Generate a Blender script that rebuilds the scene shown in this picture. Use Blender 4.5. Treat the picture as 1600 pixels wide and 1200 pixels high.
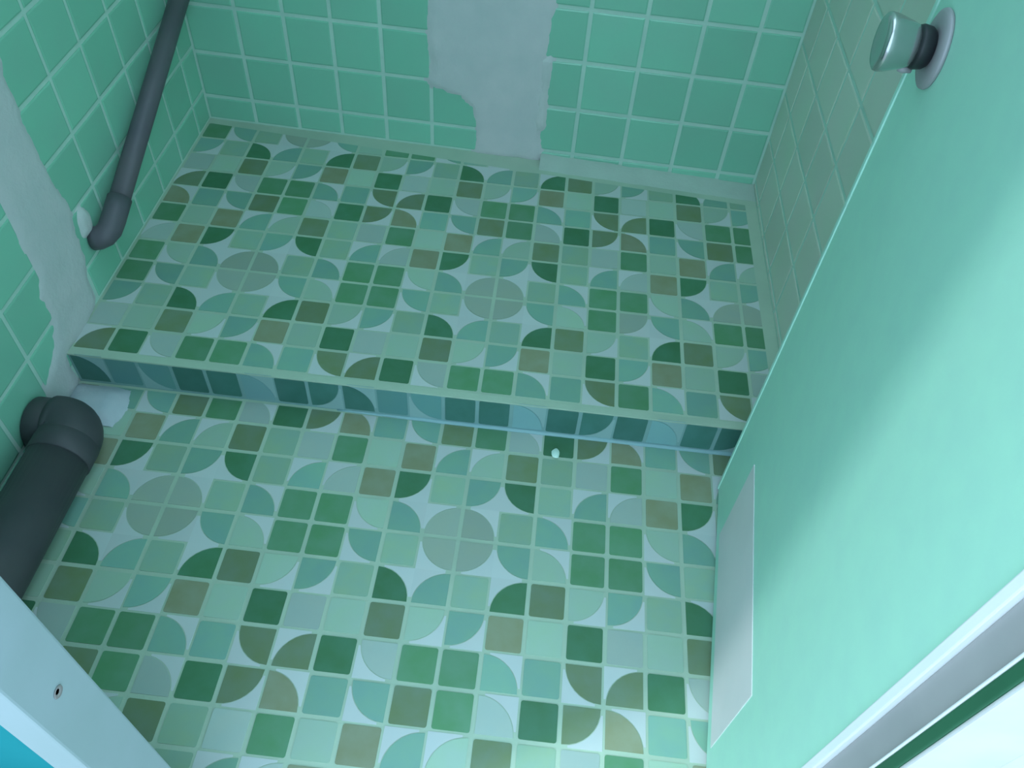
import bpy, bmesh, math, random
from mathutils import Matrix, Vector, noise

# ------------------------------------------------------------------ clear
for o in list(bpy.data.objects):
    bpy.data.objects.remove(o, do_unlink=True)
scene = bpy.context.scene
COL = scene.collection
random.seed(7)

# One unit of layout is one cell of the mosaic floor (6 cm).  Layout axes: X to
# the right, Y into the room, Z up, Z = 0 on the raised floor.
K = 0.06
STEP = 1.223                                  # height of the step, in cells
def W(x, y, z):
    return Vector((x * K, y * K, (z + STEP) * K))

# ------------------------------------------------------------------ camera
cam_data = bpy.data.cameras.new('camera')
cam = bpy.data.objects.new('camera', cam_data)
COL.objects.link(cam)
R = ((0.99364117, -0.11096658, 0.01906939),
     (0.09677462, 0.75513667, -0.64838514),
     (0.05754909, 0.64610760, 0.76107363))
m = Matrix(R).to_4x4()
m.translation = W(1.38412, -19.11139, 18.31708)
cam.matrix_world = m
cam_data.sensor_width = 36.0
cam_data.lens = 36.0 * 1282.70 / 1600.0
cam_data.clip_start = 0.01
scene.camera = cam

# ------------------------------------------------------------------ light
world = bpy.data.worlds.new('world')
scene.world = world
world.use_nodes = True
bg = world.node_tree.nodes['Background']
bg.inputs[0].default_value = (0.55, 0.79, 1.0, 1)
bg.inputs[1].default_value = 3.15

sun_data = bpy.data.lights.new('daylight', 'SUN')
sun_data.energy = 1.45
sun_data.angle = math.radians(4.0)
sun_data.color = (0.86, 0.95, 1.0)
sun = bpy.data.objects.new('daylight', sun_data)
COL.objects.link(sun)
sun_dir = Vector((0.894, 0.447, 0)) * math.cos(math.radians(48)) + Vector((0, 0, -math.sin(math.radians(48))))
sun.rotation_euler = (-sun_dir).to_track_quat('Z', 'Y').to_euler()
sun.location = W(-60, -50, 50)

vs = scene.view_settings
vs.view_transform = 'Standard'
vs.look = 'None'
vs.gamma = 1.0
vs.use_curve_mapping = False
vs.exposure = 0.0

# ------------------------------------------------------------------ materials
def material(name, c, c2=None, rough=0.5, spec=0.5, metallic=0.0, scale=18.0, vary=0.0,
             bump=0.0, bump_scale=120.0, fac=0.5, coat=0.0, spread=0.18):
    """Principled surface: colour c mottled with c2 by noise, per-object value variation."""
    mt = bpy.data.materials.new(name)
    mt.use_nodes = True
    nt = mt.node_tree
    nd, ln = nt.nodes, nt.links
    b = nd['Principled BSDF']
    b.inputs['Roughness'].default_value = rough
    b.inputs['Metallic'].default_value = metallic
    b.inputs['Specular IOR Level'].default_value = spec
    b.inputs['Coat Weight'].default_value = coat
    tc = nd.new('ShaderNodeTexCoord')
    oi = nd.new('ShaderNodeObjectInfo')
    add = nd.new('ShaderNodeVectorMath'); add.operation = 'ADD'
    mul = nd.new('ShaderNodeMath'); mul.operation = 'MULTIPLY'; mul.inputs[1].default_value = 37.0
    ln.new(oi.outputs['Random'], mul.inputs[0])
    ln.new(tc.outputs['Object'], add.inputs[0])
    ln.new(mul.outputs[0], add.inputs[1])
    n1 = nd.new('ShaderNodeTexNoise')
    n1.inputs['Scale'].default_value = scale
    n1.inputs['Detail'].default_value = 4.0
    ln.new(add.outputs[0], n1.inputs['Vector'])
    ramp = nd.new('ShaderNodeValToRGB')
    ramp.color_ramp.elements[0].position = max(0.0, fac - spread)
    ramp.color_ramp.elements[1].position = min(1.0, fac + spread)
    if c2 is None:
        c2 = tuple(x * 0.88 for x in c)
    ramp.color_ramp.elements[0].color = (*c, 1)
    ramp.color_ramp.elements[1].color = (*c2, 1)
    ln.new(n1.outputs['Fac'], ramp.inputs['Fac'])
    hsv = nd.new('ShaderNodeHueSaturation')
    mr = nd.new('ShaderNodeMapRange')
    mr.inputs['To Min'].default_value = 1.0 - vary
    mr.inputs['To Max'].default_value = 1.0 + vary
    ln.new(oi.outputs['Random'], mr.inputs['Value'])
    ln.new(mr.outputs['Result'], hsv.inputs['Value'])
    ln.new(ramp.outputs['Color'], hsv.inputs['Color'])
    ln.new(hsv.outputs['Color'], b.inputs['Base Color'])
    if bump > 0:
        n2 = nd.new('ShaderNodeTexNoise')
        n2.inputs['Scale'].default_value = bump_scale
        n2.inputs['Detail'].default_value = 5.0
        ln.new(tc.outputs['Object'], n2.inputs['Vector'])
        bp = nd.new('ShaderNodeBump')
        bp.inputs['Strength'].default_value = bump
        bp.inputs['Distance'].default_value = 0.004
        ln.new(n2.outputs['Fac'], bp.inputs['Height'])
        ln.new(bp.outputs['Normal'], b.inputs['Normal'])
    return mt

def piece_mat(name, c, c2):
    return material(name, c, c2, rough=0.42, spec=0.35, scale=26, vary=0.10)

M = {}
# mosaic colours
M['D'] = piece_mat('mosaic_dark_green', (0.054, 0.175, 0.078), (0.067, 0.203, 0.114))
M['G'] = piece_mat('mosaic_leaf_green', (0.092, 0.259, 0.120), (0.120, 0.283, 0.167))
M['O'] = piece_mat('mosaic_olive', (0.149, 0.220, 0.106), (0.164, 0.243, 0.159))
M['B'] = piece_mat('mosaic_brown_olive', (0.227, 0.256, 0.145), (0.252, 0.298, 0.201))
M['M'] = piece_mat('mosaic_pale_olive', (0.281, 0.436, 0.285), (0.257, 0.419, 0.330))
M['T'] = piece_mat('mosaic_sea_green', (0.207, 0.403, 0.293), (0.192, 0.377, 0.315))
M['L'] = piece_mat('mosaic_pale_green', (0.328, 0.493, 0.357), (0.335, 0.484, 0.390))
M['V'] = piece_mat('mosaic_pale_grey', (0.383, 0.479, 0.416), (0.360, 0.470, 0.423))
M['C'] = piece_mat('mosaic_warm_grey', (0.312, 0.388, 0.303), (0.296, 0.380, 0.318))
M['RD'] = piece_mat('riser_dark_blue_cast', (0.051, 0.167, 0.131), (0.064, 0.194, 0.164))  # riser colours: blue light cast and shade of the step put into them
M['RT'] = piece_mat('riser_mid_blue_cast', (0.128, 0.299, 0.271), (0.119, 0.290, 0.279))
M['RL'] = piece_mat('riser_light_blue_cast', (0.204, 0.387, 0.377), (0.196, 0.378, 0.385))
M['RW'] = material('riser_white_blue_cast', (0.281, 0.440, 0.418), (0.264, 0.422, 0.410), rough=0.4, spec=0.35)
M['riser_grout_blue_cast'] = material('riser_grout_blue_cast', (0.221, 0.387, 0.361), (0.196, 0.352, 0.336), rough=0.7)  # grout colour carries the same blue light cast
M['wedge'] = material('mosaic_white', (0.531, 0.580, 0.557), (0.498, 0.571, 0.557), rough=0.4, spec=0.35, vary=0.04)
M['grout'] = material('floor_grout', (0.415, 0.544, 0.415), (0.365, 0.484, 0.373), rough=0.7, scale=9, bump=0.15)
M['fillet'] = material('pale_fillet', (0.440, 0.560, 0.480), (0.400, 0.500, 0.430), rough=0.75, scale=12, bump=0.2)
M['cast_bead'] = material('bead_blue_cast', (0.240, 0.420, 0.440), (0.270, 0.450, 0.460), rough=0.6, scale=10)  # bead colour stands in for blue light at the riser foot
M['tile'] = material('wall_tile_green', (0.240, 0.590, 0.420), (0.250, 0.560, 0.410), rough=0.22, scale=10, vary=0.06, bump=0.04, bump_scale=25)
M['tile_dull'] = material('wall_tile_dull', (0.540, 0.640, 0.500), (0.600, 0.610, 0.530), rough=0.35, scale=7, vary=0.06, bump=0.05, bump_scale=25, spread=0.25)
M['tile_grout'] = material('wall_grout', (0.500, 0.710, 0.600), (0.440, 0.650, 0.550), rough=0.8, scale=14, bump=0.2)
M['cement'] = material('grey_cement', (0.627, 0.626, 0.616), (0.526, 0.572, 0.560), rough=0.85, scale=14, bump=0.35, bump_scale=90, spread=0.25)
M['mound'] = material('dusty_plaster', (0.500, 0.560, 0.580), (0.420, 0.500, 0.530), rough=0.7, scale=25, bump=0.3)
M['plaster'] = material('pale_plaster', (0.620, 0.640, 0.610), (0.560, 0.600, 0.580), rough=0.8, scale=20, bump=0.3)
M['door'] = material('door_mint_paint', (0.405, 0.755, 0.590), (0.390, 0.720, 0.580), rough=0.45, scale=30, bump=0.05)
M['door_edge'] = material('door_edge_profile', (0.520, 0.840, 0.710), rough=0.4)
M['kick'] = material('kick_plate_white', (0.720, 0.690, 0.680), (0.660, 0.660, 0.650), rough=0.45, scale=9)
M['frame_white'] = material('frame_white', (0.780, 0.800, 0.800), (0.740, 0.780, 0.780), rough=0.4)
M['frame_grey'] = material('frame_grey', (0.270, 0.280, 0.280), (0.330, 0.330, 0.330), rough=0.5, scale=8)
M['frame_green'] = material('frame_dark_green', (0.015, 0.110, 0.050), rough=0.6)
M['jamb'] = material('jamb_pale_paint', (0.300, 0.375, 0.390), (0.265, 0.345, 0.345), rough=0.55, scale=10)
M['hole'] = material('rust_dark', (0.200, 0.190, 0.180), (0.30, 0.29, 0.27), rough=0.8, scale=80)
M['turquoise'] = material('turquoise_paint', (0.004, 0.170, 0.190), (0.010, 0.210, 0.230), rough=0.9, spec=0.1, scale=6)
M['outer_white'] = material('outer_white_paint', (0.560, 0.570, 0.560), rough=0.8)
M['pipe'] = material('grey_pvc', (0.050, 0.052, 0.060), (0.072, 0.072, 0.075), rough=0.55, scale=12)
M['pipe_thin'] = material('grey_blue_pvc', (0.095, 0.092, 0.110), (0.120, 0.115, 0.125), rough=0.5, scale=12)
M['metal'] = material('satin_nickel', (0.50, 0.52, 0.50), (0.44, 0.46, 0.45), rough=0.22, metallic=0.9)
M['rose_metal'] = material('dull_plate_metal', (0.40, 0.37, 0.39), (0.34, 0.33, 0.34), rough=0.5, metallic=0.25)
M['black'] = material('black_neck', (0.012, 0.016, 0.018), rough=0.5)
M['concrete'] = material('outside_concrete', (0.34, 0.34, 0.33), rough=0.85, scale=5, bump=0.2)
M['daylight_blocker'] = material('daylight_blocker_paint', (0.45, 0.47, 0.46), rough=0.8)
M['fleck'] = material('pale_fleck', (0.62, 0.86, 0.74), rough=0.35)

# ------------------------------------------------------------------ helpers
def tag(o, label=None, cat=None, group=None, kind=None):
    if label: o['label'] = label
    if cat: o['category'] = cat
    if group: o['group'] = group
    if kind: o['kind'] = kind
    return o

def link(name, mesh, parent=None, loc=None):
    o = bpy.data.objects.new(name, mesh)
    COL.objects.link(o)
    if parent is not None:
        o.parent = parent
    if loc is not None:
        o.location = loc
    return o

def empty(name, loc):
    o = bpy.data.objects.new(name, None)
    o.empty_display_size = 0.05
    COL.objects.link(o)
    o.location = loc
    return o

def mesh_py(name, verts, faces, mat, smooth=False):
    me = bpy.data.meshes.new(name)
    me.from_pydata([tuple(v) for v in verts], [], faces)
    me.materials.append(mat)
    if smooth:
        for p in me.polygons:
            p.use_smooth = True
    me.update()
    return me

def box_mesh(name, lo, hi, mat, bevel=0.0):
    bm = bmesh.new()
    bmesh.ops.create_cube(bm, size=1.0)
    for v in bm.verts:
        v.co = Vector((lo[i] + (v.co[i] + 0.5) * (hi[i] - lo[i]) for i in range(3)))
    if bevel > 0:
        bmesh.ops.bevel(bm, geom=list(bm.edges), offset=bevel, segments=2, affect='EDGES', profile=0.6)
    me = bpy.data.meshes.new(name)
    bm.to_mesh(me); bm.free()
    me.materials.append(mat)
    return me

def boxes_mesh(name, boxes, mat):
    bm = bmesh.new()
    for lo, hi in boxes:
        r = bmesh.ops.create_cube(bm, size=1.0)
        for v in r['verts']:
            v.co = Vector((lo[i] + (v.co[i] + 0.5) * (hi[i] - lo[i]) for i in range(3)))
    me = bpy.data.meshes.new(name)
    bm.to_mesh(me); bm.free()
    me.materials.append(mat)
    return me

def lathe_mesh(name, profile, mat, seg=40):
    """profile: (distance along +Z, radius)"""
    vs_, fs = [], []
    n = len(profile)
    for a in range(seg):
        t = 2 * math.pi * a / seg
        for z, r in profile:
            vs_.append((r * math.cos(t), r * math.sin(t), z))
    for a in range(seg):
        b = (a + 1) % seg
        for i in range(n - 1):
            fs.append((a * n + i, b * n + i, b * n + i + 1, a * n + i + 1))
    return mesh_py(name, vs_, fs, mat, True)

def tube_mesh(name, pts, rad, mat, seg=32, caps=True):
    """Round tube along points; rad a number or one per point."""
    pts = [Vector(p) for p in pts]
    rads = rad if isinstance(rad, (list, tuple)) else [rad] * len(pts)
    vs_, fs = [], []
    prev = None
    for i, p in enumerate(pts):
        d = (pts[min(i + 1, len(pts) - 1)] - pts[max(i - 1, 0)]).normalized()
        if prev is None:
            up = Vector((0, 0, 1)) if abs(d.z) < 0.9 else Vector((1, 0, 0))
            a = d.cross(up).normalized()
        else:
            a = (prev - d * prev.dot(d)).normalized()
        prev = a
        b = d.cross(a)
        for k in range(seg):
            t = 2 * math.pi * k / seg
            vs_.append(p + (a * math.cos(t) + b * math.sin(t)) * rads[i])
    for i in range(len(pts) - 1):
        for k in range(seg):
            k2 = (k + 1) % seg
            fs.append((i * seg + k, i * seg + k2, (i + 1) * seg + k2, (i + 1) * seg + k))
    if caps:
        fs.append(tuple(range(seg - 1, -1, -1)))
        fs.append(tuple((len(pts) - 1) * seg + k for k in range(seg)))
    me = mesh_py(name, vs_, fs, mat, True)
    if caps:
        me.polygons[-1].use_smooth = False
        me.polygons[-2].use_smooth = False
    return me

# ------------------------------------------------------------------ the mosaic pattern
# eight by eight cells, rows run towards the camera.  'X' square piece,
# 1..4 quarter disc whose centre is the cell's 1 back-left, 2 back-right,
# 3 front-left, 4 front-right corner.  Second letter: colour.
PATTERN = [
    'C1 T2 L3 G0 G0 T2 M0 C2',
    'M0 D4 O0 L1 T1 M0 D3 T4',
    'T1 B0 L0 D0 V0 L0 O0 L1',
    'G0 T3 T0 O2 O4 D0 V2 G0',
    'G0 V3 D0 O1 B3 T0 T2 O0',
    'L4 O0 M0 V0 G0 L0 B0 T4',
    'T1 D2 M0 T4 V4 B0 D1 M0',
    'C3 M0 T3 G0 G0 L2 T3 C4',
]
PATTERN = [r.split() for r in PATTERN]
H = 0.442                                        # half a piece

def round_square(h=H, r=0.05, n=3):
    out = []
    for cx, cy, a0 in ((h - r, h - r, 0), (-h + r, h - r, 90), (-h + r, -h + r, 180), (h - r, -h + r, 270)):
        for i in range(n):
            t = math.radians(a0 + 90 * i / (n - 1))
            out.append((cx + r * math.cos(t), cy + r * math.sin(t)))
    return out

def quarter(kind, h=H, n=9):
    # y up = back of the room
    cx, cy = {1: (-h, h), 2: (h, h), 3: (-h, -h), 4: (h, -h)}[kind]
    sx, sy = (1 if cx < 0 else -1), (1 if cy < 0 else -1)
    pts = [(cx, cy)]
    for i in range(n):
        t = math.radians(90 * i / (n - 1))
        pts.append((cx + sx * 2 * h * math.cos(t), cy + sy * 2 * h * math.sin(t)))
    return pts if sx * sy > 0 else pts[::-1]

def wedge(kind, h=H, n=9, gap=0.02):
    """the white remainder of a quarter-disc cell, out to the middle of the joints"""
    cx, cy = {1: (-h, h), 2: (h, h), 3: (-h, -h), 4: (h, -h)}[kind]
    sx, sy = (1 if cx < 0 else -1), (1 if cy < 0 else -1)
    r = 2 * h + gap
    arc = []
    for i in range(n):
        t = math.radians(9 + 72 * i / (n - 1))
        arc.append((cx + sx * r * math.cos(t), cy + sy * r * math.sin(t)))
    pts = [(sx * 0.5, sy * 0.5), (arc[-1][0], sy * 0.5)] + arc[::-1] + [(sx * 0.5, arc[0][1])]
    return pts if area(pts) > 0 else pts[::-1]

def clip(poly, a, b, c):
    """keep a*x + b*y <= c"""
    out = []
    for i in range(len(poly)):
        p, q = poly[i], poly[(i + 1) % len(poly)]
        dp, dq = a * p[0] + b * p[1] - c, a * q[0] + b * q[1] - c
        if dp <= 0:
            out.append(p)
        if (dp < 0) != (dq < 0) and dp != dq:
            t = dp / (dp - dq)
            out.append((p[0] + t * (q[0] - p[0]), p[1] + t * (q[1] - p[1])))
    return out

def area(poly):
    return 0.5 * sum(poly[i][0] * poly[(i + 1) % len(poly)][1] - poly[(i + 1) % len(poly)][0] * poly[i][1] for i in range(len(poly)))

def prism(name, poly, thick, mat):
    """flat piece: outline in cells, standing thick metres proud of z = 0"""
    if area(poly) < 0:
        poly = poly[::-1]
    n = len(poly)
    v = [(x * K, y * K, 0.0) for x, y in poly] + [(x * K, y * K, thick) for x, y in poly]
    f = [tuple(range(n, 2 * n))] + [(i, (i + 1) % n, n + (i + 1) % n, n + i) for i in range(n)]
    return mesh_py(name, v, f, mat)

cache = {}
def cell_piece(parent, code, centre, planes, place, names=None):
    """One mosaic piece (and the white wedge beside a quarter disc) at a cell."""
    colour, kind = code[0], int(code[1])
    white = 'wedge'
    if names:
        colour, white = names[colour], 'RW'
    jobs = [('mosaic_piece', round_square() if kind == 0 else quarter(kind), M[colour], 0.0009, colour + str(kind))]
    if kind:
        jobs.append(('white_wedge', wedge(kind), M[white], 0.0006, white + str(kind)))
    for nm, poly, mat, th, key in jobs:
        full = area(poly)
        cut = poly
        for a, b, c in planes:
            cc = c - a * centre[0] - b * centre[1]
            cut = clip(cut, a, b, cc)
            if len(cut) < 3:
                break
        if len(cut) < 3 or abs(area(cut)) < 0.02:
            continue
        if abs(abs(area(cut)) - abs(full)) < 1e-6:
            me = cache.get(key)
            if me is None:
                me = cache[key] = prism(nm, poly, th, mat)
        else:
            me = prism(nm, cut, th, mat)
        o = link(nm, me, parent)
        place(o, centre)

# ------------------------------------------------------------------ floors
XL, XR = -12.05, 9.05                           # left and right wall faces
YBL, YBR = 8.30, 7.60                           # back wall face at left / right corner
SB = (YBR - YBL) / (XR - XL)
def y_back(x): return YBL + SB * (x - XL)
YE, YRI = -4.245, -4.22                          # step: nosing front, riser face

# raised floor: body with the sloping back outline
def slab(name, outline, z0, z1, mat):
    n = len(outline)
    v = [W(x, y, z0) for x, y in outline] + [W(x, y, z1) for x, y in outline]
    f = [tuple(range(n, 2 * n)), tuple(range(n - 1, -1, -1))] + [(i, (i + 1) % n, n + (i + 1) % n, n + i) for i in range(n)]
    return mesh_py(name, v, f, mat)

platform = link('floor_platform', slab('floor_platform', [(XL, YRI), (XR, YRI), (XR, YBR), (XL, YBL)], -STEP - 0.9, 0.0, M['grout']))
tag(platform, 'raised shower floor of green mosaic behind the low step', 'floor', kind='structure')
nose = link('step_nosing', box_mesh('step_nosing', W(XL, YE, -0.05), W(XR, -4.02, 0.010), M['grout'], bevel=0.0006), platform)
tag(nose, 'pale grout edge strip along the top of the step')

def place_upper(o, c):
    o.location = W(c[0], c[1], 0.0)
up_planes = [(-1, 0, 11.98), (1, 0, 8.62), (0.078, 1, 7.02), (0, -1, 3.97)]
for j in range(-9, 4):
    for i in range(-12, 9):
        ii = i
        if j >= 0 and i >= 4:
            ii = i - 4                           # the cut sheet at the right front
        cell_piece(platform, PATTERN[j % 8][ii % 8], (i + 0.5, -(j + 0.5)), up_planes, place_upper)

# sloping grout fillet where the raised floor meets the back wall, at the right
fv, n_f = [], 24
for k in range(n_f + 1):
    x = 0.9 + (XR - 0.9) * k / n_f
    wob = 0.05 * noise.noise(Vector((x * 1.3, 0, 5)))
    hgt = (0.30 - 0.20 * k / n_f) + wob
    yb = y_back(x)
    yf = min(7.02 - 0.078 * x + 0.22, yb - 0.05) + wob
    fv += [W(x, yf, -0.01), W(x, yf + (yb - yf) * 0.55, hgt * 0.42), W(x, yb - 0.06, hgt), W(x, yb + 0.02, hgt)]
ff = []
for k in range(n_f):
    for q in range(3):
        ff.append((k * 4 + q, (k + 1) * 4 + q, (k + 1) * 4 + q + 1, k * 4 + q + 1))
fil = link('grout_fillet', mesh_py('grout_fillet', fv, ff, M['fillet'], True), platform)
tag(fil, 'pale sloping grout fillet')

# riser
def place_riser(o, c):
    o.location = W(c[0], YRI, c[1])
    o.rotation_euler = (math.pi / 2, 0, 0)
    o.scale = (1.0, 1.2, 1.0)
face = link('riser_board', box_mesh('riser_board', W(XL + 0.02, YRI - 0.012, -STEP), W(XR - 0.02, YRI + 0.1, -0.05), M['riser_grout_blue_cast']), platform)
tag(face, 'grout of the step front with the blue light cast in its colour')
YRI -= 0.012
RISER = {'D': 'RD', 'G': 'RD', 'O': 'RD', 'B': 'RD', 'T': 'RT', 'M': 'RT', 'L': 'RL', 'V': 'RL', 'C': 'RL'}  # riser copies of the mosaic colours, tinted by the blue light cast
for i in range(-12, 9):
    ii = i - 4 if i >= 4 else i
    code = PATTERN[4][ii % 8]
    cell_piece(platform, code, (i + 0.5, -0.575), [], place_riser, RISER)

# bead added along the foot of the riser to carry the blue light cast
sb = link('blue_cast_bead', tube_mesh('blue_cast_bead', [W(-4.2 + 0.4 * k, YRI - 0.015, -STEP + 0.005 + 0.012 * noise.noise(Vector((k * 0.7, 1, 2)))) for k in range(33)],
          [(0.03 + 0.055 * min(1.0, k / 8)) * K for k in range(33)], M['cast_bead'], 12), platform)
tag(sb, 'added bead coloured like the blue light cast')

# lower floor
LOFF = 8.113
floor = link('floor', slab('floor', [(XL, -16.5), (XR, -16.5), (XR, YRI), (XL, YRI)], -STEP - 0.9, -STEP, M['grout']))
tag(floor, 'lower bathroom floor of green mosaic in front of the step', 'floor', kind='structure')
def place_lower(o, c):
    o.location = W(c[0], c[1], -STEP)
low_planes = [(-1, 0, 11.98), (1, 0, 8.9), (0, 1, YRI - 0.10), (0, -1, 15.4)]
for j in range(-5, 8):
    for i in range(-12, 9):
        cell_piece(floor, PATTERN[j % 8][i % 8], (i + 0.5, -(j + 0.5) - LOFF), low_planes, place_lower)

outside = link('floor_outside', box_mesh('floor_outside', W(-60, -70, -STEP - 0.9), W(60, -16.5, -STEP - 0.05), M['concrete']))  # unseen floor, added mainly to bounce and shape the daylight
tag(outside, 'plain concrete floor outside the bathroom doorway', 'floor', kind='structure')

# ------------------------------------------------------------------ tiled walls
ZT = 36.0                                       # wall top
def wall(name, origin, t, length, label):
    """slab whose local x runs along the wall, y away from the room, z up"""
    t = Vector(t).normalized()
    y = Vector((0, 0, 1)).cross(t)
    mw = Matrix((t, y, Vector((0, 0, 1)))).transposed().to_4x4()
    mw.translation = W(origin[0], origin[1], -STEP)
    me = box_mesh(name, (0, 0, -0.05), (length * K, 1.6 * K, (ZT + STEP) * K), M['tile_grout'])
    o = link(name, me)
    o.matrix_world = mw
    tag(o, label, 'wall', kind='structure')
    return o

tiles = {}
def tile(parent, x0, x1, z0, z1, mat, mat_key, gap=0.07, up=0.03):
    """one wall tile between joints, in wall-local cells (z measured from the lower floor)"""
    w, h = x1 - x0 - 2 * gap, z1 - z0 - 2 * gap
    if w < 0.08 or h < 0.08:
        return
    key = (mat_key, round(w, 3), round(h, 3))
    me = tiles.get(key)
    if me is None:
        a, b, e = w * K / 2, h * K / 2, min(0.045, w / 4, h / 4) * K
        v = []
        for ax, bz, y in ((a, b, 0), (a, b, -up * 0.55 * K), (a - e, b - e, -up * K)):
            v += [(-ax, y, -bz), (ax, y, -bz), (ax, y, bz), (-ax, y, bz)]
        f = []
        for s in (0, 4):
            for k in range(4):
                f.append((s + k, s + (k + 1) % 4, s + 4 + (k + 1) % 4, s + 4 + k))
        f.append((8, 9, 10, 11))
        me = tiles[key] = mesh_py('wall_tile', v, f, mat)
    o = link('wall_tile', me, parent, ((x0 + x1) / 2 * K, 0, (z0 + z1) / 2 * K))
    jit = 0.004
    o.rotation_euler = (random.uniform(-jit, jit), 0, random.uniform(-jit, jit))

def inside(pt, poly):
    c = False
    for i in range(len(poly)):
        (x1, y1), (x2, y2) = poly[i], poly[i - 1]
        if (y1 > pt[1]) != (y2 > pt[1]) and pt[0] < (x2 - x1) * (pt[1] - y1) / (y2 - y1) + x1:
            c = not c
    return c

def sdist(pt, poly):
    p = Vector(pt)
    d = 1e9
    for i in range(len(poly)):
        a, b = Vector(poly[i - 1]), Vector(poly[i])
        ab = b - a
        t = max(0, min(1, (p - a).dot(ab) / max(ab.dot(ab), 1e-9)))
        d = min(d, (a + ab * t - p).length)
    return d if inside(pt, poly) else -d

def cement(parent, name, poly, mat, height=0.085, res=0.14, rough=0.22, seed=0.0, soft=0.22):
    """smeared cement, thickest in the middle and feathering out over the tiles"""
    xs = [p[0] for p in poly]; zs = [p[1] for p in poly]
    x0, z0 = min(xs) - 0.4, min(zs) - 0.4
    nx, nz = int((max(xs) + 0.4 - x0) / res) + 1, int((max(zs) + 0.4 - z0) / res) + 1
    hs, idx, v = {}, {}, []
    for a in range(nx + 1):
        for b in range(nz + 1):
            x, z = x0 + a * res, z0 + b * res
            if z < 0:
                z = 0
            d = sdist((x, z), poly) + rough * noise.noise(Vector((x * 1.1 + seed, z * 1.1, seed))) + 0.08 * noise.noise(Vector((x * 4, z * 4, seed)))
            s = max(0.0, min(1.0, (d + soft * 0.4) / soft))
            s = s * s * (3 - 2 * s)
            hh = s * (height + 0.02 * noise.noise(Vector((x * 1.7, z * 1.7, 3 + seed)))) - 0.004
            hs[a, b] = hh
            idx[a, b] = len(v)
            v.append((x * K, -hh * K, z * K))
    f = []
    for a in range(nx):
        for b in range(nz):
            q = [(a, b), (a + 1, b), (a + 1, b + 1), (a, b + 1)]
            if max(hs[k] for k in q) > 0.0:
                f.append(tuple(idx[k] for k in q))
    me = mesh_py(name, v, f, mat, True)
    bm = bmesh.new(); bm.from_mesh(me)
    bmesh.ops.delete(bm, geom=[w for w in bm.verts if not w.link_faces], context='VERTS')
    bm.to_mesh(me); bm.free()
    return link(name, me, parent)

# back wall ---------------------------------------------------------
back_len = math.hypot(XR - XL, YBR - YBL)
wall_back = wall('wall_back', (XL, YBL), (XR - XL, YBR - YBL, 0), back_len,
                 'back wall of green tiles with a grey cement strip down the middle')
def bx(x): return (x - XL) / (XR - XL) * back_len
def bz(z): return z + STEP
patch_back = [(-3.35, 17.9), (-3.25, 5.6), (-3.3, 4.3), (-3.3, 2.62), (-2.35, 2.30), (-1.75, 1.95), (-1.55, 1.0), (-1.6, 0.0),
              (0.85, 0.0), (0.80, 1.35), (0.80, 2.4), (0.72, 4.1), (0.85, 5.2), (0.80, 6.1), (0.9, 17.9)]
pb = [(bx(x), bz(z)) for x, z in patch_back]
left_x = [-12.05, -10.18, -8.46, -6.78, -5.03, -3.28, -1.5]
right_x = [0.25, 2.10, 3.95, 5.83, 7.62, 9.03]
left_z = [0.02, 1.0, 2.75, 4.52] + [4.52 + 1.76 * k for k in range(1, 8)]
right_z = [0.02, 0.44, 2.27, 4.08, 5.92] + [5.92 + 1.82 * k for k in range(1, 7)]
for xs, zs in ((left_x, left_z), (right_x, right_z)):
    for x0, x1 in zip(xs, xs[1:]):
        for z0, z1 in zip(zs, zs[1:]):
            c = ((bx(x0) + bx(x1)) / 2, bz((z0 + z1) / 2))
            if sdist(c, pb) > 0.25:
                continue
            tile(wall_back, bx(x0), bx(x1), bz(z0), bz(z1), M['tile'], 'g')
o = cement(wall_back, 'cement_patch', pb, M['cement'], seed=1.3)
tag(o, 'rough grey cement strip')
ridge = [(bx(x), bz(z)) for x, z in ((0.60, 1.2), (0.95, 1.4), (0.98, 4.2), (0.66, 4.0))]
o = cement(wall_back, 'plaster_ridge', ridge, M['plaster'], height=0.15, rough=0.1, seed=4.0, soft=0.3)
tag(o, 'pale plaster ridge')

# left wall ---------------------------------------------------------
Y0L = -16.4
wall_left = wall('wall_left', (XL, Y0L), (0, 1, 0), YBL - Y0L, 'left wall of green tiles with a cement patch beside the drain pipes')
def lx(y): return y - Y0L
patch_left = [(-1.7, 17.9), (-1.78, 7.6), (-1.85, 5.9), (-1.75, 4.5), (-1.65, 3.0), (-1.75, 1.6), (-2.0, 0.9), (-2.35, 0.1), (-2.45, 0.0), (-4.3, 0.0), (-4.3, -STEP),
              (-6.1, -STEP), (-5.6, 0.0), (-4.75, 0.4), (-4.25, 1.4), (-3.9, 2.5), (-3.75, 4.1), (-3.75, 5.2), (-3.8, 8), (-3.9, 17.9)]
pl = [(lx(y), bz(z)) for y, z in patch_left]
lefty = [-0.15 + 1.81 * k for k in range(-9, 5)] + [8.28]
leftz = [-STEP + 0.02, -0.55, 1.22] + [1.22 + 1.72 * k for k in range(1, 10)]
lefty[0] = -16.35
for y0, y1 in zip(lefty, lefty[1:]):
    for z0, z1 in zip(leftz, leftz[1:]):
        a0, a1 = y0, y1
        zz0, zz1 = z0, z1
        if y1 > -4.2 and z1 <= 0.1:
            continue
        if y1 > -3.0 and z0 < 0:
            zz0 = 0.02
        c = (lx((a0 + a1) / 2), bz((zz0 + zz1) / 2))
        if sdist(c, pl) > 0.3:
            continue
        tile(wall_left, lx(a0), lx(a1), bz(zz0), bz(zz1), M['tile'], 'g')
o = cement(wall_left, 'cement_patch', pl, M['cement'], seed=7.1)
tag(o, 'rough grey cement patch')
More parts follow.
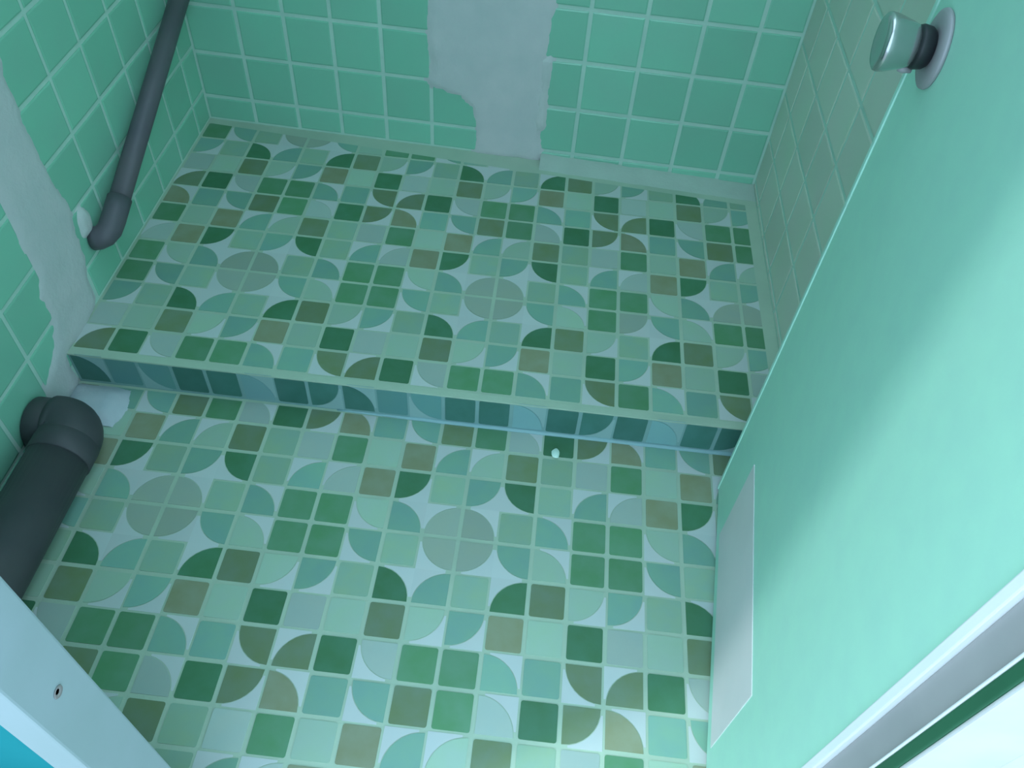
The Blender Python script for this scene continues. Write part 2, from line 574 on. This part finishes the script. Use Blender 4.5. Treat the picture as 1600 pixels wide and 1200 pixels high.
blob = [(lx(-1.17) + 0.33 * math.cos(t * 0.7), bz(2.38) + 0.46 * math.sin(t * 0.7)) for t in range(9)]
o = cement(wall_left, 'plaster_lump', blob, M['plaster'], height=0.15, res=0.08, rough=0.1, seed=2.0, soft=0.35)
tag(o, 'pale plaster lump')

# right wall --------------------------------------------------------
Y0R = YBR
wall_right = wall('wall_right', (XR, Y0R), (0, -1, 0), Y0R + 16.4, 'right wall of dull grey-green tiles behind the open door')
def rx(y): return Y0R - y
righty = [7.58] + [6.15 - 1.82 * k for k in range(0, 12)] + [-16.3]
rightz = [-STEP + 0.02, 0.3] + [0.3 + 1.80 * k for k in range(1, 10)]
for y0, y1 in zip(righty, righty[1:]):
    for z0, z1 in zip(rightz, rightz[1:]):
        zz0 = z0
        if z0 < 0 and y0 > -4.2:
            zz0 = 0.02
        tile(wall_right, rx(y0), rx(y1), bz(zz0), bz(z1), M['tile_dull'], 'd')

# unseen slab added over the left half to dim floor and riser there
blocker = link('daylight_blocker', box_mesh('daylight_blocker', W(XL - 0.2, -16.4, ZT), W(-3.5, 9.5, ZT + 1.0), M['daylight_blocker']))
tag(blocker, 'unseen slab added over the left half to hold back daylight', 'daylight_blocker', kind='structure')

# ------------------------------------------------------------------ front wall and door frame
FY0, FY1 = -16.42, -15.55                       # doorway side left of the opening
JX = -3.90                                      # left jamb face
HX, HY = 6.14, -15.05                           # hinge corner of the door
zt = 33.0
o = link('wall_front', box_mesh('wall_front', W(-40, FY0 + 0.02, -STEP), W(JX - 0.55, FY1 - 0.02, ZT), M['turquoise']))
tag(o, 'turquoise painted wall left of the doorway', 'wall', kind='structure')
o = link('wall_front_right', box_mesh('wall_front_right', W(7.0, -15.90, -STEP), W(40, -15.0, ZT), M['outer_white']))
tag(o, 'bright white wall right of the doorway', 'wall', kind='structure')
o = link('wall_front_lintel', box_mesh('wall_front_lintel', W(JX - 0.5, FY0 + 0.05, zt + 0.5), W(6.95, -15.2, ZT), M['outer_white']))  # unseen wall part, added mainly to block and shape the daylight
tag(o, 'white wall above the doorway', 'wall', kind='structure')

jamb = link('trim_1', box_mesh('trim_1', W(JX - 0.55, FY0, -STEP), W(JX, FY1, zt), M['jamb'], bevel=0.002))
tag(jamb, 'pale blue-white door jamb at the left with a screw hole', 'door frame', kind='structure')
hole_mesh = lathe_mesh('screw_hole', [(0.0, 0.0), (0.0, 0.0042), (0.0006, 0.0052), (0.0012, 0.0048), (-0.0, 0.0022), (-0.001, 0.0)], M['hole'], 20)
ho = link('screw_hole', hole_mesh, jamb)
ho.matrix_world = Matrix.Translation(W(JX, -15.99, 7.95)) @ Matrix.Rotation(math.pi / 2, 4, 'Y')
tag(ho, 'dark rusty screw hole')

post = empty('trim_2', W(6.4, -15.5, -STEP))
tag(post, 'white and grey door jamb with a dark green groove at the right', 'door frame', kind='structure')
def post_part(name, lo, hi, mat, label=None, bevel=0.0012):
    a, b = W(*lo) - post.location, W(*hi) - post.location
    p = link(name, box_mesh(name, a, b, mat, bevel), post)
    if label: p['label'] = label
post_part('stop_bead', (6.08, -15.21, -STEP), (6.9, -15.06, zt), M['frame_white'], 'white stop bead')
post_part('reveal_panel', (6.17, -15.68, -STEP), (6.9, -15.215, zt), M['frame_grey'], 'grey reveal panel')
post_part('edge_bead', (6.10, -15.725, -STEP), (6.9, -15.68, zt), M['frame_white'], 'thin white edge bead')
post_part('groove_strip', (6.10, -15.885, -STEP), (6.9, -15.725, zt), M['frame_green'], 'dark green groove strip')
post_part('outer_casing', (6.12, -15.94, -STEP), (7.0, -15.885, zt), M['outer_white'], 'white outer casing')
head = link('trim_3', box_mesh('trim_3', W(JX - 0.5, FY0, zt), W(6.9, -15.2, zt + 0.5), M['frame_white'], bevel=0.002))
tag(head, 'white head piece over the doorway', 'door frame', kind='structure')

# ------------------------------------------------------------------ door
free = Vector((7.125, -5.55, 0))
hinge = Vector((HX, HY, 0))
dlen = (free - hinge).length
dt = (hinge - free).normalized()                 # local x: from free edge to hinge
dy = Vector((0, 0, 1)).cross(dt)                 # local y: behind the face
door = empty('door_1', (0, 0, 0))
mw = Matrix((dt, dy, Vector((0, 0, 1)))).transposed().to_4x4()
mw.translation = W(free.x, free.y, -STEP)
door.matrix_world = mw
tag(door, 'mint green door standing open at the right with a round metal knob', 'door', kind='structure')
def dpart(name, lo, hi, mat, bevel=0.0015, parent=door, label=None):
    p = link(name, box_mesh(name, Vector(lo) * K, Vector(hi) * K, mat, bevel), parent)
    if label: p['label'] = label
    return p
dpart('door_leaf', (0, 0, 0.14), (dlen, 0.6, 33.6), M['door'])
dpart('edge_profile', (-0.03, -0.03, 0.14), (0.10, 0.63, 33.6), M['door_edge'], 0.001, label='lighter edge profile')
dpart('kick_plate', (1.86, -0.02, 0.58), (7.42, 0.0, 3.86), M['kick'], 0.0003, label='off-white kick plate along the bottom')

ks, kz = 0.955, 12.45 + STEP                     # knob centre on the face
knob = empty('door_knob', (0, 0, 0)); knob.parent = door
knob.location = (ks * K, 0, kz * K)
knob.rotation_euler = (math.pi / 2, 0, 0)        # local +z points out of the face
def prof(p): return [(z * K, r * K) for z, r in p]
link('knob_body', lathe_mesh('knob_body', prof([(0.33, 0.0), (0.33, 0.26), (0.36, 0.31), (0.45, 0.345), (0.58, 0.385), (0.70, 0.42), (0.79, 0.435), (0.84, 0.42), (0.87, 0.37), (0.865, 0.30), (0.85, 0.15), (0.85, 0.0)]), M['metal']), knob)
o = link('neck', lathe_mesh('neck', prof([(0.06, 0.0), (0.06, 0.20), (0.10, 0.26), (0.16, 0.31), (0.28, 0.33), (0.34, 0.31), (0.35, 0.0)]), M['black']), knob)
tag(o, 'black neck')
o = link('rose_plate', lathe_mesh('rose_plate', prof([(0.0, 0.0), (0.0, 0.57), (0.03, 0.59), (0.07, 0.58), (0.10, 0.52), (0.11, 0.34), (0.10, 0.30), (0.08, 0.0)]), M['rose_metal']), knob)
tag(o, 'dull round rose plate')
o = link('privacy_pin', lathe_mesh('privacy_pin', prof([(0.0, 0.0), (0.0, 0.05), (0.13, 0.07), (0.20, 0.05), (0.22, 0.0)]), M['rose_metal'], 20), knob)
o.location = (0.02 * K, -0.36 * K, 0.24 * K)

# ------------------------------------------------------------------ pipes
def arc_pts(c, r, a0, a1, u, v, n=10):
    out = []
    for i in range(n + 1):
        t = math.radians(a0 + (a1 - a0) * i / n)
        out.append(Vector(c) + (Vector(u) * math.cos(t) + Vector(v) * math.sin(t)) * r)
    return out

# large waste pipe lying along the left wall on the lower floor
PX, PZ, PR = -10.86, -0.38, 0.80
root = empty('waste_pipe', W(PX, -9.5, -STEP))
tag(root, 'thick dark grey waste pipe lying along the left wall on the lower floor', 'pipe')
def local(root_, pts): return [W(*p) - root_.location for p in pts]
link('straight_pipe', tube_mesh('straight_pipe', local(root, [(PX, -15.4, PZ), (PX, -7.35, PZ)]), PR * K, M['pipe']), root)
link('socket_collar', tube_mesh('socket_collar', local(root, [(PX, -7.65, PZ), (PX, -7.62, PZ), (PX, -7.02, PZ), (PX, -6.98, PZ)]), [PR * 0.99 * K, (PR + 0.035) * K, (PR + 0.035) * K, PR * 0.99 * K], M['pipe']), root)
el = arc_pts((PX - 0.45, -6.95, PZ), 0.45, 0, 90, (1, 0, 0), (0, 1, 0), 14)
el = [(PX, -7.2, PZ)] + [tuple(p) for p in el] + [(-11.45, -6.5, PZ)]
link('elbow', tube_mesh('elbow', local(root, el), (PR + 0.02) * K, M['pipe']), root)
link('wall_collar', tube_mesh('wall_collar', local(root, [(-11.35, -6.5, PZ), (-11.38, -6.5, PZ), (-11.95, -6.5, PZ), (-11.99, -6.5, PZ)]), [(PR - 0.10) * K, (PR - 0.06) * K, (PR - 0.06) * K, (PR - 0.10) * K], M['pipe']), root)

# thinner drain pipe climbing along the left wall
ax = -11.55
p_lo, p_hi = Vector((ax, -0.55, 2.02)), Vector((ax, 8.24, 5.612))
pd = (p_hi - p_lo).normalized()
root2 = empty('drain_pipe', W(-12.0, -1.1, 1.6))
tag(root2, 'thin grey-blue drain pipe sloping up the left wall to the back corner', 'pipe')
link('straight_pipe', tube_mesh('straight_pipe', local(root2, [p_lo + pd * 0.1, p_hi]), 0.31 * K, M['pipe_thin']), root2)
bend = [p_lo + pd * 0.75, p_lo + pd * 0.35, p_lo, p_lo + Vector((-0.03, -0.28, -0.13)), p_lo + Vector((-0.14, -0.46, -0.22)), p_lo + Vector((-0.30, -0.55, -0.27)), p_lo + Vector((-0.46, -0.58, -0.29))]
link('elbow', tube_mesh('elbow', local(root2, bend), 0.355 * K, M['pipe_thin']), root2)

# white plaster mound in the corner behind the waste pipe
def mound(name, outline, z0, height, mat, res=0.12):
    xs = [p[0] for p in outline]; ys = [p[1] for p in outline]
    nx, ny = int((max(xs) - min(xs)) / res) + 1, int((max(ys) - min(ys)) / res) + 1
    v, idx, hs = [], {}, {}
    for a in range(nx + 1):
        for b in range(ny + 1):
            x, y = min(xs) + a * res, min(ys) + b * res
            d = sdist((x, y), outline) + 0.1 * noise.noise(Vector((x * 2, y * 2, 0)))
            s = max(0.0, min(1.0, (d + 0.1) / 0.7))
            hh = height * math.sin(s * math.pi / 2) + (0.05 * noise.noise(Vector((x * 1.6, y * 1.6, 9))) if s > 0 else 0)
            hs[a, b] = hh
            idx[a, b] = len(v); v.append(W(x, y, z0 + max(hh, -0.05)))
    f = []
    for a in range(nx):
        for b in range(ny):
            q = [(a, b), (a + 1, b), (a + 1, b + 1), (a, b + 1)]
            if max(hs[k] for k in q) > 0.0:
                f.append(tuple(idx[k] for k in q))
    me = mesh_py(name, v, f, mat, True)
    bm = bmesh.new(); bm.from_mesh(me)
    bmesh.ops.delete(bm, geom=[w for w in bm.verts if not w.link_faces], context='VERTS')
    bm.to_mesh(me); bm.free()
    return link(name, me)
o = mound('plaster_mound', [(-12.04, -4.42), (-11.2, -4.40), (-10.45, -4.5), (-10.35, -5.1), (-10.5, -5.8), (-12.04, -5.8)], -STEP, 0.26, M['mound'])
tag(o, 'small white plaster mound in the corner behind the waste pipe', 'plaster')

# pale fleck on the mosaic below the step
bm = bmesh.new()
bmesh.ops.create_icosphere(bm, subdivisions=2, radius=1.0)
for v in bm.verts:
    k = 1 + 0.25 * noise.noise(v.co * 1.7)
    v.co = Vector((v.co.x * 0.13 * k, v.co.y * 0.17 * k, v.co.z * 0.06)) * K
me = bpy.data.meshes.new('floor_fleck'); bm.to_mesh(me); bm.free()
me.materials.append(M['fleck'])
o = link('floor_fleck', me, None, W(2.42, -4.98, -STEP + 0.07))
tag(o, 'tiny pale fleck lying on the dark mosaic below the step', 'fleck')
